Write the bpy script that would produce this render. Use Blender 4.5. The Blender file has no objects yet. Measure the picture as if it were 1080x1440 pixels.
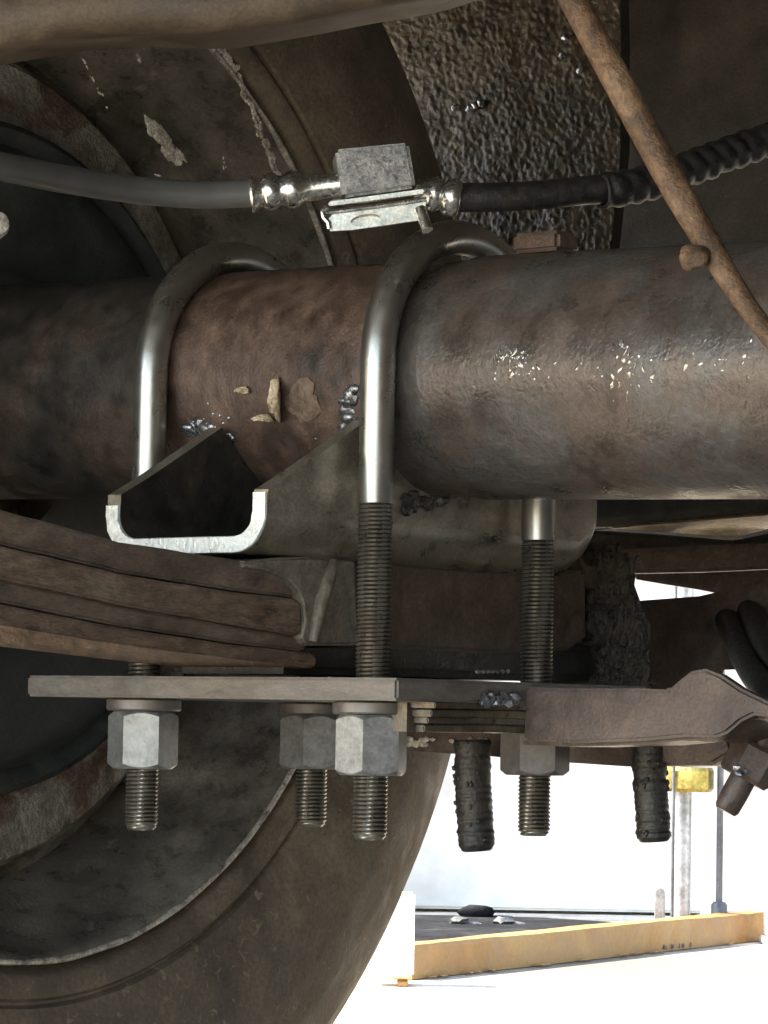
import bpy, bmesh, math, random
from mathutils import Vector, Matrix, noise as mnoise
random.seed(7)
R = math.radians
scene = bpy.context.scene
C = scene.collection

# ---------------------------------------------------------------- camera, sky, sun, exposure
F = 4810.0                      # focal length in pixels of the 1080 px wide photograph
HC = 0.283                      # camera height over the concrete
ROLL = R(1.0)
PITCH = math.atan(300.0 / F)
cam_d = bpy.data.cameras.new('camera'); cam = bpy.data.objects.new('camera', cam_d); C.objects.link(cam)
cam_d.sensor_fit = 'VERTICAL'; cam_d.sensor_height = 24.0; cam_d.lens = 24.0 * F / 1440.0
cam_d.clip_start = 0.05; cam_d.clip_end = 500
cam.matrix_world = (Matrix.Translation((0, 0, HC)) @ Matrix.Rotation(PITCH, 4, 'X')
                    @ Matrix.Rotation(R(90), 4, 'X') @ Matrix.Rotation(ROLL, 4, 'Z'))
scene.camera = cam

SUN_EL, SUN_VEC = R(47), Vector((-0.97, 0.06, 0))
w = bpy.data.worlds.new('World'); scene.world = w; w.use_nodes = True
nt = w.node_tree; bg = nt.nodes['Background']
sky = nt.nodes.new('ShaderNodeTexSky'); sky.sky_type = 'NISHITA'; sky.sun_disc = False
az = math.atan2(SUN_VEC.x, SUN_VEC.y)
sky.sun_elevation = SUN_EL; sky.sun_rotation = az
nt.links.new(sky.outputs[0], bg.inputs[0]); bg.inputs[1].default_value = 0.15
sl = bpy.data.lights.new('sun', 'SUN'); sl.energy = 4.0; sl.angle = R(0.5); sl.color = (1, .93, .82)
so = bpy.data.objects.new('sun', sl); C.objects.link(so)
sd = SUN_VEC.normalized() * math.cos(SUN_EL) + Vector((0, 0, math.sin(SUN_EL)))
so.rotation_euler = sd.to_track_quat('Z', 'Y').to_euler(); so.location = (-3, -2, 5)
vs = scene.view_settings
vs.view_transform = 'Standard'; vs.look = 'None'; vs.gamma = 1; vs.exposure = 2.9

# ---------------------------------------------------------------- the truck's own axes
TH = R(38)
A = Vector((math.cos(TH), -math.sin(TH), 0))      # along the axle, towards the right
B = Vector((math.sin(TH), math.cos(TH), 0))       # along the leaf spring, away from the viewer
Z = Vector((0, 0, 1))
CAM = Vector((0, 0, HC))
def ray(px, py):
    x, y = px - 540.0, 720.0 - py
    c, s = math.cos(ROLL), math.sin(ROLL)
    x, y = c * x - s * y, s * x + c * y
    c, s = math.cos(PITCH), math.sin(PITCH)
    return Vector((x / F, c - s * y / F, s + c * y / F))
def TD(px, py, d):
    r = ray(px, py); return CAM + r * (d / r.y)
O = TD(540, 532, 1.3)                             # a point on the axle's axis
def TB(px, py, b):                                # point of the plane b = const
    r = ray(px, py); return CAM + r * (((O - CAM).dot(B) + b) / r.dot(B))
def TA(px, py, a):
    r = ray(px, py); return CAM + r * (((O - CAM).dot(A) + a) / r.dot(A))
def T(a, b, z): return O + A * a + B * b + Z * z
def PX(n, depth): return n * depth / F            # n photograph pixels at that distance, in metres

# ---------------------------------------------------------------- mesh helpers
class MB:
    def __init__(s): s.v = []; s.f = []
    def add(s, vs_, fs_):
        n = len(s.v); s.v += [Vector(v) for v in vs_]; s.f += [tuple(i + n for i in f) for f in fs_]; return s
    def bm(s, b):                                 # take over a bmesh
        b.verts.index_update()
        s.add([v.co.copy() for v in b.verts], [[v.index for v in f.verts] for f in b.faces]); b.free(); return s
    def sweep(s, pts, rad, n=20, cap=True, sx=1.0):
        pts = [Vector(p) for p in pts]; m = len(pts)
        if not hasattr(rad, '__len__'): rad = [rad] * m
        vs_, fs_ = [], []; ref = None
        for i, p in enumerate(pts):
            t = (pts[min(i + 1, m - 1)] - pts[max(i - 1, 0)]).normalized()
            if ref is None: ref = t.orthogonal().normalized() if abs(t.z) > .9 else Z.cross(t).normalized()
            ref = (ref - t * ref.dot(t)).normalized(); bi = t.cross(ref)
            for k in range(n):
                q = 2 * math.pi * k / n
                vs_.append(p + (ref * math.cos(q) * sx + bi * math.sin(q)) * rad[i])
        for i in range(m - 1):
            for k in range(n):
                k2 = (k + 1) % n
                fs_.append((i * n + k, i * n + k2, (i + 1) * n + k2, (i + 1) * n + k))
        if cap:
            fs_.append(tuple(range(n))[::-1]); fs_.append(tuple((m - 1) * n + k for k in range(n)))
        return s.add(vs_, fs_)
    def revolve(s, org, ax, prof, n=48, closed=False):
        ax = Vector(ax).normalized(); u = ax.orthogonal().normalized(); w_ = ax.cross(u)
        vs_, fs_ = [], []
        for (h, r) in prof:
            for k in range(n):
                q = 2 * math.pi * k / n
                vs_.append(Vector(org) + ax * h + (u * math.cos(q) + w_ * math.sin(q)) * r)
        m = len(prof)
        for i in range(m if closed else m - 1):
            j = (i + 1) % m
            for k in range(n):
                k2 = (k + 1) % n
                fs_.append((i * n + k, i * n + k2, j * n + k2, j * n + k))
        return s.add(vs_, fs_)
    def prism(s, poly, vec, bevel=0.0, seg=2):
        b = bmesh.new(); vec = Vector(vec)
        f0 = b.faces.new([b.verts.new(p) for p in poly])
        r = bmesh.ops.extrude_face_region(b, geom=[f0])
        bmesh.ops.translate(b, verts=[g for g in r['geom'] if isinstance(g, bmesh.types.BMVert)], vec=vec)
        bmesh.ops.recalc_face_normals(b, faces=b.faces)
        if bevel:
            es = [e for e in b.edges if len(e.link_faces) == 2 and e.calc_face_angle(0) > .5]
            bmesh.ops.bevel(b, geom=es, offset=bevel, segments=seg, affect='EDGES', clamp_overlap=True)
        return s.bm(b)
    def box(s, c, ex, ey, ez, bevel=0.0, seg=2):  # centre and three full-length edge vectors
        c = Vector(c); ex, ey, ez = Vector(ex), Vector(ey), Vector(ez)
        p = c - ex / 2 - ey / 2 - ez / 2
        return s.prism([p, p + ex, p + ex + ey, p + ey], ez, bevel, seg)
    def blob(s, c, rx, seed, sub=2, amp=.3, axes=None, freq=1.3):
        b = bmesh.new(); bmesh.ops.create_icosphere(b, subdivisions=sub, radius=1.0)
        ax = axes or (A, B, Z)
        for v in b.verts:
            k = 1 + amp * mnoise.noise(v.co * freq + Vector((seed * 3.1, seed * 1.7, seed)))
            q = v.co * k
            v.co = Vector(c) + ax[0] * q.x * rx[0] + ax[1] * q.y * rx[1] + ax[2] * q.z * rx[2]
        return s.bm(b)

def smooth(pts, n=8):
    out = []; P = [Vector(p) for p in pts]; P = [P[0] * 2 - P[1]] + P + [P[-1] * 2 - P[-2]]
    for i in range(1, len(P) - 2):
        for k in range(n):
            s_ = k / n; a_, b_, c_, d__ = P[i - 1], P[i], P[i + 1], P[i + 2]
            out.append(.5 * ((2 * b_) + (c_ - a_) * s_ + (2 * a_ - 5 * b_ + 4 * c_ - d__) * s_ ** 2 + (3 * b_ - a_ - 3 * c_ + d__) * s_ ** 3))
    out.append(P[-2]); return out
def thing(name, label, cat, loc, group=None):
    o = bpy.data.objects.new(name, None); C.objects.link(o); o.location = loc; o.empty_display_size = .02
    o['label'] = label; o['category'] = cat
    if group: o['group'] = group
    return o
def wloc(o):
    p = Vector((0, 0, 0))
    while o: p = p + o.location; o = o.parent
    return p
def obj(name, mb, mat, parent=None, origin=None, label=None, cat=None, kind=None, ang=38, group=None, local=False):
    """local: mesh already built round its own origin"""
    org = Vector(origin) if origin is not None else (wloc(parent) if parent else Vector((0, 0, 0)))
    me = bpy.data.meshes.new(name)
    me.from_pydata([tuple(v) if local else tuple(v - org) for v in mb.v], [], mb.f)
    b = bmesh.new(); b.from_mesh(me)
    bmesh.ops.recalc_face_normals(b, faces=b.faces); b.to_mesh(me); b.free()
    me.update(); me.shade_smooth(); me.set_sharp_from_angle(angle=R(ang))
    me.materials.append(mat)
    o = bpy.data.objects.new(name, me); C.objects.link(o)
    o.location = org - (wloc(parent) if parent else Vector((0, 0, 0)))
    if parent: o.parent = parent
    if label: o['label'] = label
    if cat: o['category'] = cat
    if kind: o['kind'] = kind
    if group: o['group'] = group
    return o

# ---------------------------------------------------------------- materials
def M(name, cols, scale=60, rough=(.45, .75), metal=0.0, bump=.35, fine=900, stretch=None, dist=.0006,
      spots=None, spec=.5, detail=6, ramp=None, distort=.6, coat=0, grain=1.0):
    m = bpy.data.materials.new(name); m.use_nodes = True
    n, l = m.node_tree.nodes, m.node_tree.links
    p = n['Principled BSDF']
    tc = n.new('ShaderNodeTexCoord'); mp = n.new('ShaderNodeMapping')
    l.new(tc.outputs['Object'], mp.inputs[0])
    if stretch: mp.inputs['Rotation'].default_value = stretch[0]; mp.inputs['Scale'].default_value = stretch[1]
    def nz(sc, det=6, ro=.6, di=0.0):
        t = n.new('ShaderNodeTexNoise'); t.inputs['Scale'].default_value = sc; t.inputs['Detail'].default_value = det
        t.inputs['Roughness'].default_value = ro; t.inputs['Distortion'].default_value = di
        l.new(mp.outputs[0], t.inputs['Vector']); return t
    n1 = nz(scale, detail, .62, distort); n2 = nz(fine, 3, .6); n3 = nz(scale * 5.3, 4, .6, .05)
    cr = n.new('ShaderNodeValToRGB'); l.new(n1.outputs['Fac'], cr.inputs[0])
    pos = ramp or [.32 + .36 * i / max(1, len(cols) - 1) for i in range(len(cols))]
    while len(cr.color_ramp.elements) < len(cols): cr.color_ramp.elements.new(.5)
    for e, c, q in zip(cr.color_ramp.elements, cols, pos): e.position = q; e.color = (*c, 1)
    # fine grain
    mr = n.new('ShaderNodeMapRange'); l.new(n3.outputs['Fac'], mr.inputs[0])
    mr.inputs[1].default_value = .3; mr.inputs[2].default_value = .7; mr.inputs[3].default_value = 1 - .38 * grain; mr.inputs[4].default_value = 1 + .38 * grain
    mr2 = n.new('ShaderNodeMapRange'); l.new(n2.outputs['Fac'], mr2.inputs[0])
    mr2.inputs[1].default_value = .3; mr2.inputs[2].default_value = .7; mr2.inputs[3].default_value = 1 - .25 * grain; mr2.inputs[4].default_value = 1 + .25 * grain
    mm = n.new('ShaderNodeMath'); mm.operation = 'MULTIPLY'; l.new(mr.outputs[0], mm.inputs[0]); l.new(mr2.outputs[0], mm.inputs[1])
    vm = n.new('ShaderNodeVectorMath'); vm.operation = 'SCALE'; l.new(cr.outputs[0], vm.inputs[0]); l.new(mm.outputs[0], vm.inputs['Scale'])
    col = vm.outputs[0]
    if spots:                                     # (colour, scale, threshold, roughness)
        ns = nz(spots[1], 5, .65, .8)
        sm = n.new('ShaderNodeMapRange'); l.new(ns.outputs['Fac'], sm.inputs[0])
        sm.inputs[1].default_value = spots[2]; sm.inputs[2].default_value = spots[2] + .06
        mx = n.new('ShaderNodeMix'); mx.data_type = 'RGBA'
        l.new(sm.outputs[0], mx.inputs['Factor']); l.new(col, mx.inputs[6]); mx.inputs[7].default_value = (*spots[0], 1)
        col = mx.outputs[2]
    l.new(col, p.inputs['Base Color'])
    rr = n.new('ShaderNodeMapRange'); l.new(n3.outputs['Fac'], rr.inputs[0])
    rr.inputs[1].default_value = .32; rr.inputs[2].default_value = .68
    rr.inputs[3].default_value = rough[0]; rr.inputs[4].default_value = rough[1]
    l.new(rr.outputs[0], p.inputs['Roughness'])
    p.inputs['Metallic'].default_value = metal
    p.inputs['Specular IOR Level'].default_value = spec
    if coat: p.inputs['Coat Weight'].default_value = coat; p.inputs['Coat Roughness'].default_value = .25
    hs = n.new('ShaderNodeMath'); hs.operation = 'MULTIPLY_ADD'
    l.new(n3.outputs['Fac'], hs.inputs[0]); hs.inputs[1].default_value = 1.0; l.new(n2.outputs['Fac'], hs.inputs[2])
    bp = n.new('ShaderNodeBump'); bp.inputs['Strength'].default_value = bump; bp.inputs['Distance'].default_value = dist
    l.new(hs.outputs[0], bp.inputs['Height']); l.new(bp.outputs[0], p.inputs['Normal'])
    return m

m_rust = M('rusty axle steel', [(.03, .022, .018), (.08, .05, .037), (.115, .075, .055), (.155, .10, .072)], 24, (.34, .62), .15, .4, 900, dist=.0009)
m_tube = M('worn axle paint', [(.05, .035, .027), (.098, .069, .054), (.075, .062, .054), (.10, .092, .086), (.092, .076, .066), (.10, .076, .062), (.065, .049, .04)], 13, (.2, .5), .25, .4, 500,
           stretch=((0, 0, TH), (.9, 1, .8)), dist=.0009, grain=.75, detail=5)
m_shaded_end = M('shade darkened tube end', [(.020, .018, .016), (.034, .029, .024), (.065, .045, .034)], 18, (.35, .6), .1, .3, 800, dist=.0006)
m_steel = M('grey u bolt steel', [(.33, .315, .28), (.38, .365, .33), (.42, .405, .37)], 18, (.25, .36), .9, .08, 1400, dist=.0002, grain=.3)
m_thread = M('thread steel', [(.24, .215, .175), (.31, .285, .24), (.37, .34, .285)], 40, (.26, .4), .8, .1, 1600, dist=.0002, grain=.3)
m_nut = M('plain nut steel', [(.20, .20, .19), (.28, .28, .27), (.35, .35, .335)], 60, (.3, .5), .6, .25, 900, dist=.0003, grain=.6, spots=((.17, .12, .08), 150, .64))
m_rustnut = M('browned nut steel', [(.15, .135, .12), (.18, .165, .15), (.21, .19, .17)], 60, (.4, .55), .5, .2, 1500, dist=.0002, grain=.4)
m_plate = M('brown sawn plate', [(.115, .10, .085), (.165, .146, .126), (.20, .18, .158)], 45, (.4, .62), .2, .3, 900,
            stretch=((0, 0, TH), (.5, 1, 2)), dist=.0005, grain=.55)
m_bracket = M('dark brown bracket', [(.045, .031, .025), (.08, .056, .045), (.11, .08, .063)], 30, (.38, .6), .25, .35, 800, dist=.0006)
m_perch = M('dull brown grey plate', [(.13, .108, .08), (.215, .185, .14), (.28, .245, .19)], 20, (.24, .42), .4, .2, 900,
            stretch=((0, 0, TH), (1, .4, 1)), dist=.0005)
m_brightolive = M('bright olive streak', [(.06, .048, .035), (.105, .085, .06), (.19, .155, .105)], 60, (.25, .5), .4, .3, 900, dist=.0004)
m_cut = M('bright cut steel', [(.58, .58, .55), (.72, .72, .69), (.8, .8, .77)], 90, (.25, .42), .5, .35, 700, dist=.0005, grain=.35)
m_weld = M('weld bead', [(.08, .08, .085), (.25, .26, .28), (.5, .52, .55)], 120, (.1, .3), .8, .4, 1200, dist=.0005)
m_leaf = M('dusty leaf steel', [(.075, .052, .037), (.118, .083, .058), (.145, .106, .076), (.19, .148, .108)], 22, (.5, .75), .05, .5, 700,
           stretch=((0, 0, TH), (1, .22, 1.6)), dist=.0009)
m_leaf2 = M('rust dusted leaf steel', [(.07, .047, .033), (.135, .09, .061), (.165, .115, .08), (.205, .155, .11)], 34, (.5, .75), .05, .7, 500,
           stretch=((0, 0, TH), (1, .18, 2.2)), dist=.0014)
m_olive = M('olive cast steel', [(.13, .11, .08), (.18, .155, .115), (.21, .185, .14)], 40, (.4, .6), .15, .4, 700, dist=.0007)
m_block = M('brown block', [(.075, .05, .036), (.115, .08, .057), (.14, .10, .075)], 30, (.5, .75), .1, .4, 700, dist=.0007)
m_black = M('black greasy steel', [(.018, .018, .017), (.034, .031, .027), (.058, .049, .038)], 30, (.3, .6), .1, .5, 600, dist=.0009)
m_grime = M('caked grime', [(.018, .016, .013), (.05, .04, .03), (.085, .066, .046)], 45, (.45, .8), 0, .9, 500, dist=.002)
m_under = M('wrinkled undercoat', [(.03, .022, .014), (.06, .045, .028), (.085, .064, .04), (.12, .092, .06)], 60, (.32, .55), .0, .5, 420, dist=.0012, detail=4, spec=.25)
m_pan = M('dirty floor pan', [(.03, .025, .018), (.05, .041, .03), (.07, .056, .04)], 9, (.45, .65), 0, .3, 600, dist=.0008, spots=((.16, .125, .085), 55, .68))
m_dust = M('dusty brown frame', [(.045, .032, .02), (.075, .055, .036), (.105, .08, .054)], 12, (.5, .7), 0, .3, 700, dist=.0008)
m_tan = M('tan dusty ledge', [(.22, .175, .115), (.35, .285, .19), (.42, .345, .24)], 30, (.5, .7), 0, .4, 700, dist=.0008)
m_rod = M('rust tan rod', [(.045, .028, .017), (.14, .082, .045), (.22, .145, .085)], 45, (.5, .75), 0, .7, 600, dist=.0012)
m_rubber = M('hose rubber', [(.07, .07, .068), (.09, .09, .087), (.11, .108, .10)], 20, (.3, .4), 0, .05, 900, dist=.0003, grain=.2, coat=.5)
m_rubber2 = M('black matt rubber', [(.008, .008, .009), (.014, .013, .013), (.028, .023, .018)], 60, (.38, .6), 0, .4, 900, dist=.0006)
m_chrome = M('plated fitting', [(.5, .49, .46), (.62, .61, .57), (.7, .69, .65)], 120, (.14, .3), .95, .15, 1500, dist=.0003)
m_dullplate = M('dull zinc block', [(.2, .2, .2), (.34, .335, .325), (.46, .45, .43)], 130, (.3, .5), .6, .35, 1300, dist=.0004)
m_tyre = M('dusty tyre rubber', [(.075, .057, .038), (.125, .097, .066), (.18, .143, .10)], 10, (.55, .8), 0, .4, 500, dist=.0012,
           spots=((.20, .158, .105), 170, .60))
m_rim = M('black rim paint', [(.05, .045, .038), (.12, .105, .085), (.20, .178, .142)], 14, (.2, .48), .05, .4, 600, dist=.0009,
          spots=((.24, .21, .16), 45, .66))
m_drum = M('drum black', [(.016, .02, .02), (.026, .03, .029), (.045, .043, .036)], 14, (.5, .7), 0, .3, 600, dist=.0008, spec=.3)
m_flange = M('rusted flange', [(.06, .035, .025), (.13, .085, .06), (.24, .225, .18), (.33, .31, .255)], 30, (.4, .65), .2, .9, 500, dist=.002)
m_lip = M('scraped rim lip', [(.14, .11, .085), (.5, .45, .38), (.62, .57, .5)], 120, (.3, .55), .4, .5, 900, dist=.0006)
m_glint_scuff = M('wet glint and chalky scrape', [(.35, .31, .24), (.7, .66, .56), (.85, .82, .74)], 140, (.12, .35), .2, .4, 900, dist=.0005)
m_conc = M('sunlit concrete', [(.17, .135, .085), (.36, .30, .215), (.49, .43, .34)], 2.2, (.7, .9), 0, .4, 120, dist=.004, ramp=[.36, .46, .58])
m_white = M('white wall paint', [(.38, .345, .285), (.60, .56, .485), (.70, .655, .575)], 1.6, (.5, .7), 0, .12, 40, dist=.002, ramp=[.36, .5, .62], grain=.25)
m_post = M('white post paint', [(.72, .70, .66), (.8, .79, .76)], 4, (.4, .6), 0, .15, 200, dist=.001)
m_yel = M('ochre paint', [(.20, .095, .02), (.27, .135, .03), (.36, .20, .05)], 5, (.45, .7), 0, .3, 160, dist=.002, grain=.35)
m_brass = M('brass', [(.16, .115, .03), (.26, .20, .05), (.40, .32, .10)], 20, (.25, .4), .8, .2, 300, dist=.001)
m_grey = M('grey galvanised', [(.2, .2, .19), (.31, .31, .30), (.38, .38, .365)], 8, (.35, .5), .5, .2, 200, dist=.001)
m_dkgrey = M('dark grey pipe', [(.06, .06, .06), (.10, .10, .095)], 10, (.4, .6), .2, .2, 200, dist=.001)
m_strip = M('dark gutter', [(.006, .006, .007), (.012, .012, .013), (.03, .03, .03)], 6, (.85, .95), 0, .5, 90, dist=.004, spec=.08)

# ---------------------------------------------------------------- setting
g = MB(); g.add([(-40, -30, 0), (40, -30, 0), (40, 60, 0), (-40, 60, 0)], [(0, 1, 2, 3)])
obj('ground', g, m_conc, kind='structure')
def G(px, py, z=0.0):
    r = ray(px, py); return CAM + r * ((z - HC) / r.z)
# one broad tan patch in front of the beam, colour darkened against overexposure
n_, l_ = m_conc.node_tree.nodes, m_conc.node_tree.links
pb_ = n_['Principled BSDF']; old = pb_.inputs['Base Color'].links[0].from_socket
tc_ = n_.new('ShaderNodeTexCoord'); ds = n_.new('ShaderNodeVectorMath'); ds.operation = 'DISTANCE'
l_.new(tc_.outputs['Object'], ds.inputs[0]); ds.inputs[1].default_value = tuple(G(980, 1362))
nz_n = n_.new('ShaderNodeTexNoise'); nz_n.inputs['Scale'].default_value = 5; nz_n.inputs['Detail'].default_value = 7; l_.new(tc_.outputs['Object'], nz_n.inputs['Vector'])
ma = n_.new('ShaderNodeMath'); ma.operation = 'MULTIPLY_ADD'; l_.new(nz_n.outputs['Fac'], ma.inputs[0]); ma.inputs[1].default_value = .7; l_.new(ds.outputs['Value'], ma.inputs[2])
mg = n_.new('ShaderNodeMapRange'); l_.new(ma.outputs[0], mg.inputs[0])
mg.inputs[1].default_value = .45; mg.inputs[2].default_value = .85; mg.inputs[3].default_value = 1; mg.inputs[4].default_value = 0
mxs = n_.new('ShaderNodeMix'); mxs.data_type = 'RGBA'; l_.new(mg.outputs[0], mxs.inputs['Factor']); l_.new(old, mxs.inputs[6]); mxs.inputs[7].default_value = (.125, .105, .075, 1)
l_.new(mxs.outputs[2], pb_.inputs['Base Color'])

WY = 5.25
t = thing('white_wall', 'long blown-out white wall standing behind the ochre kerb beam', 'wall', (1, WY + .06, 0))
obj('wall_panel', MB().box((1, WY + .06, 1.56), (9, 0, 0), (0, .12, 0), (0, 0, 3.11), .004), m_white, t)

# dark gutter between beam and wall
q = [G(520, 1352, .004), G(540, 1288, .004), G(760, 1293, .004), G(905, 1302, .004), G(900, 1315, .004)]
obj('strip', MB().prism([p for p in q], (0, 0, .003)), m_strip, kind='structure')  # flat, nearly black strip on the ground

# ochre beam on the ground
p0, p1 = G(579, 1379), G(1077, 1323)
u = (p1 - p0).normalized(); v = Vector((-u.y, u.x, 0))
t = thing('kerb_beam', 'worn ochre yellow beam lying on the bright concrete', 'beam', (p0 + p1) / 2)
bm_ = bmesh.new()
NS = 44; L = (p1 - p0).length
prof = [(0, .001), (0, .035), (.003, .039), (.028, .040), (.031, .037), (.031, .001)]
vv = []
for i in range(NS + 1):
    s_ = L * i / NS; row = []
    for k, (d, h) in enumerate(prof):
        j = .0012 * mnoise.noise(Vector((s_ * 5, k * 3.7, 1))) + .0006 * mnoise.noise(Vector((s_ * 40, k * 1.7, 5)))
        row.append(bm_.verts.new(p0 + u * s_ + v * (d + j) + Z * max(.001, h + j)))
    vv.append(row)
for i in range(NS):
    for k in range(len(prof) - 1): bm_.faces.new((vv[i][k], vv[i + 1][k], vv[i + 1][k + 1], vv[i][k + 1]))
bm_.faces.new(vv[0]); bm_.faces.new(vv[-1][::-1])
obj('painted_bar', MB().bm(bm_), m_yel, t)
ch = MB()
for i in range(16):
    k = random.random(); 
    ch.blob(p0 + u * L * k - v * .008 + Z * .003, (.006 + .012 * random.random(), .004, .0014), i, 1, .5, (u, v, Z))
mk = MB(); rnd = random.Random(2)
for i, x in enumerate((931, 934, 944, 947, 958, 964, 966, 979)):
    pm = G(x, 1339 - (x - 931) * .075); pm = pm - v * ((pm - p0).dot(v) + .0012) + Z * (.0055 + .001 * rnd.random())
    mk.box(pm, u * (.0032 if i in (0, 3, 6) else .0012), v * .0008, Z * (.0045 + .002 * rnd.random()))
    if i in (1, 4, 7): mk.box(pm - Z * .0018, u * .006, v * .0008, Z * .001)
o = obj('ink_scrawl', mk, m_dkgrey, t, label='faint illegible dark scrawl'); o['kind'] = 'stuff'
o = obj('flaked_paint', ch, m_yel, t); o['kind'] = 'stuff'

# white posts either side of the beam
pl = G(548, 1388)
t = thing('white_post', 'short square white stub post at the left end of the ochre beam, beside the tyre', 'post', pl)
obj('shaft', MB().box(pl + Vector((.002, .03, .0555)), (.048, 0, 0), (0, .05, 0), (0, 0, .09), .003), m_post, t)
obj('base_plate', MB().box(pl + Vector((.014, .03, .003)), (.012, 0, 0), (0, .058, 0), (0, 0, .0048), .001), m_yel, t)
pr = G(1100, 1330)
t = thing('white_post', 'cream white post cut by the right edge of the photo', 'post', pr)
obj('shaft', MB().box(pr + Vector((.004, .03, 1.05)), (.046, 0, 0), (0, .05, 0), (0, 0, 2.08), .003), m_post, t)
obj('base_plate', MB().box(pr + Vector((.004, .03, .005)), (.056, 0, 0), (0, .07, 0), (0, 0, .0096), .002), m_post, t)

# column with brass collar behind the beam
CY = 4.62
cb = TD(958, 1300, CY); cb.z = 0
t = thing('steel_column', 'pale steel column with a brass collar rising behind the ochre beam', 'column', cb)
sc_ = CY / F
obj('shaft', MB().sweep([cb + Z * .002, cb + Z * 2.4], 12.5 * sc_, 20), m_grey, t)
cz = TD(965, 1096, CY); cz.x = TD(969, 1096, CY).x
obj('collar', MB().revolve(Vector((cz.x, CY, cz.z)), Z, [(-.0165, .012), (-.0165, .030), (-.012, .0335), (.012, .0335), (.0165, .031), (.0165, .012)], 8), m_brass, t, ang=20)
dr = TD(945, 1300, CY - .03)
obj('guide_rod', MB().sweep([Vector((dr.x, CY - .03, .002)), Vector((dr.x, CY - .03, 2.4))], 2.4 * sc_, 10), m_dkgrey, t)
tb = TD(1011, 1285, CY)
t = thing('thin_pipe', 'thin dark grey pipe right of the brass collared column', 'pipe', (tb.x, CY, 0))
obj('pipe_shaft', MB().sweep([Vector((tb.x, CY, .002)), Vector((tb.x, CY, 2.4))], 4.6 * sc_, 12), m_dkgrey, t)
obj('pipe_foot', MB().revolve(Vector((tb.x, CY, 0)), Z, [(.001, .011), (.05, .011), (.054, .008), (.054, .004)], 14), m_dkgrey, t)
for (px, lab, wd) in ((995, 'small rounded white lug between the column and the thin pipe', 18), (928, 'small rounded grey lug left of the brass collared column', 14)):
    lb = TD(px, 1285, CY); zt = TD(px, 1249, CY).z
    w2 = wd * sc_ / 2
    pts = [Vector((lb.x - w2, CY, .001)), Vector((lb.x + w2, CY, .001))]
    for k in range(9):
        a_ = math.pi * k / 8; pts.append(Vector((lb.x + w2 * math.cos(a_), CY, zt - w2 + w2 * math.sin(a_))))
    obj('lug', MB().prism(pts, (0, .012, 0), .001), m_post if px > 950 else m_grey, None, origin=(lb.x, CY, 0), label=lab, cat='lug')
# litter in the gutter
for (px, py, w_, h_, lab) in ((672, 1296, .05, .02, 'dark lump in the gutter under the white wall'), (645, 1306, .03, .012, 'small grey clod lying in the gutter left of the dark lump'),
                              (708, 1306, .03, .012, 'small grey clod lying in the gutter right of the dark lump')):
    c = G(px, py); m_ = m_strip if w_ > .04 else m_dkgrey
    bx = MB().blob(c + Z * (h_ * .4 + .006), (w_ * .5, .012, h_ * .55), px, 2, .5, (Vector((1, 0, 0)), Vector((0, 1, 0)), Z), 1.8)
    bx.blob(c + Z * .006 + Vector((w_ * .6, .004, 0)), (w_ * .5, .009, .004), px + 3, 2, .5, (Vector((1, 0, 0)), Vector((0, 1, 0)), Z), 1.8)
    obj('strip_debris', bx, m_, None, origin=c, label=lab, cat='debris')

# ---------------------------------------------------------------- wheel (axis on the axle, a little lower)
WC = O - Z * .022
t = thing('wheel', 'dusty tyre on a scraped black steel rim behind the spring plate', 'wheel', Vector((WC.x, WC.y, 0)) - A * .3)
tp = [(-.184, .2045), (-.181, .2075), (-.1775, .2085), (-.1745, .2105), (-.1735, .2185), (-.1755, .2200), (-.1755, .2212), (-.1725, .2225),
      (-.168, .240), (-.166, .255), (-.168, .272), (-.175, .292), (-.187, .314), (-.203, .332), (-.219, .347), (-.2205, .3485), (-.2215, .3487), (-.236, .362), (-.251, .374), (-.267, .382),
      (-.272, .372), (-.28, .376), (-.282, .384), (-.32, .3845), (-.322, .376), (-.332, .376), (-.334, .3845), (-.37, .384), (-.372, .376), (-.38, .376),
      (-.382, .383), (-.41, .379), (-.432, .366), (-.45, .33), (-.456, .28), (-.446, .23), (-.43, .205), (-.40, .198), (-.30, .196), (-.22, .196)]
tp = [(h, r + (.0055 if r < .3 else .0070)) for h, r in tp]
obj('tyre', MB().revolve(WC, A, tp, 180, True), m_tyre, t, ang=50)
rp = [(-.186, .2035), (-.1795, .2055), (-.1765, .2040), (-.1775, .2015), (-.182, .1998), (-.19, .1975), (-.2, .1955), (-.204, .1915), (-.222, .1885), (-.228, .1845), (-.236, .1825), (-.25, .181),
      (-.262, .172), (-.30, .168), (-.36, .168), (-.37, .15), (-.37, .06), (-.374, .06), (-.374, .16), (-.364, .176), (-.30, .176), (-.25, .19), (-.21, .1955)]
rp = [(h, r + (.0055 if r < .3 else .0055)) for h, r in rp]
obj('rim', MB().revolve(WC, A, rp, 180, True), m_rim, t, ang=50)
lip = MB()
N_ = 220
seg = [WC - A * .1762 + (B * math.cos(2 * math.pi * i / N_) + Z * math.sin(2 * math.pi * i / N_)) * (.2093 + .0003 * mnoise.noise(Vector((i * .3, 0, 0)))) for i in range(N_ + 1)]
rad = [.0013 + .0009 * mnoise.noise(Vector((i * .17, 3, 0))) for i in range(N_ + 1)]
obj('rim_lip', lip.sweep(seg, rad, 8), m_lip, t, label='scraped bright rim edge')
fp = [(-.255, .144), (-.231, .1445), (-.229, .147), (-.2285, .155), (-.230, .1555), (-.2305, .172), (-.233, .175), (-.240, .177), (-.247, .1865), (-.262, .187)]
fp = [(h, r + (.002 if r < .3 else .002)) for h, r in fp]
obj('rusty_flange', MB().revolve(WC, A, fp, 140), m_flange, t, label='rust and bare grey ring round the drum')
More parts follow.
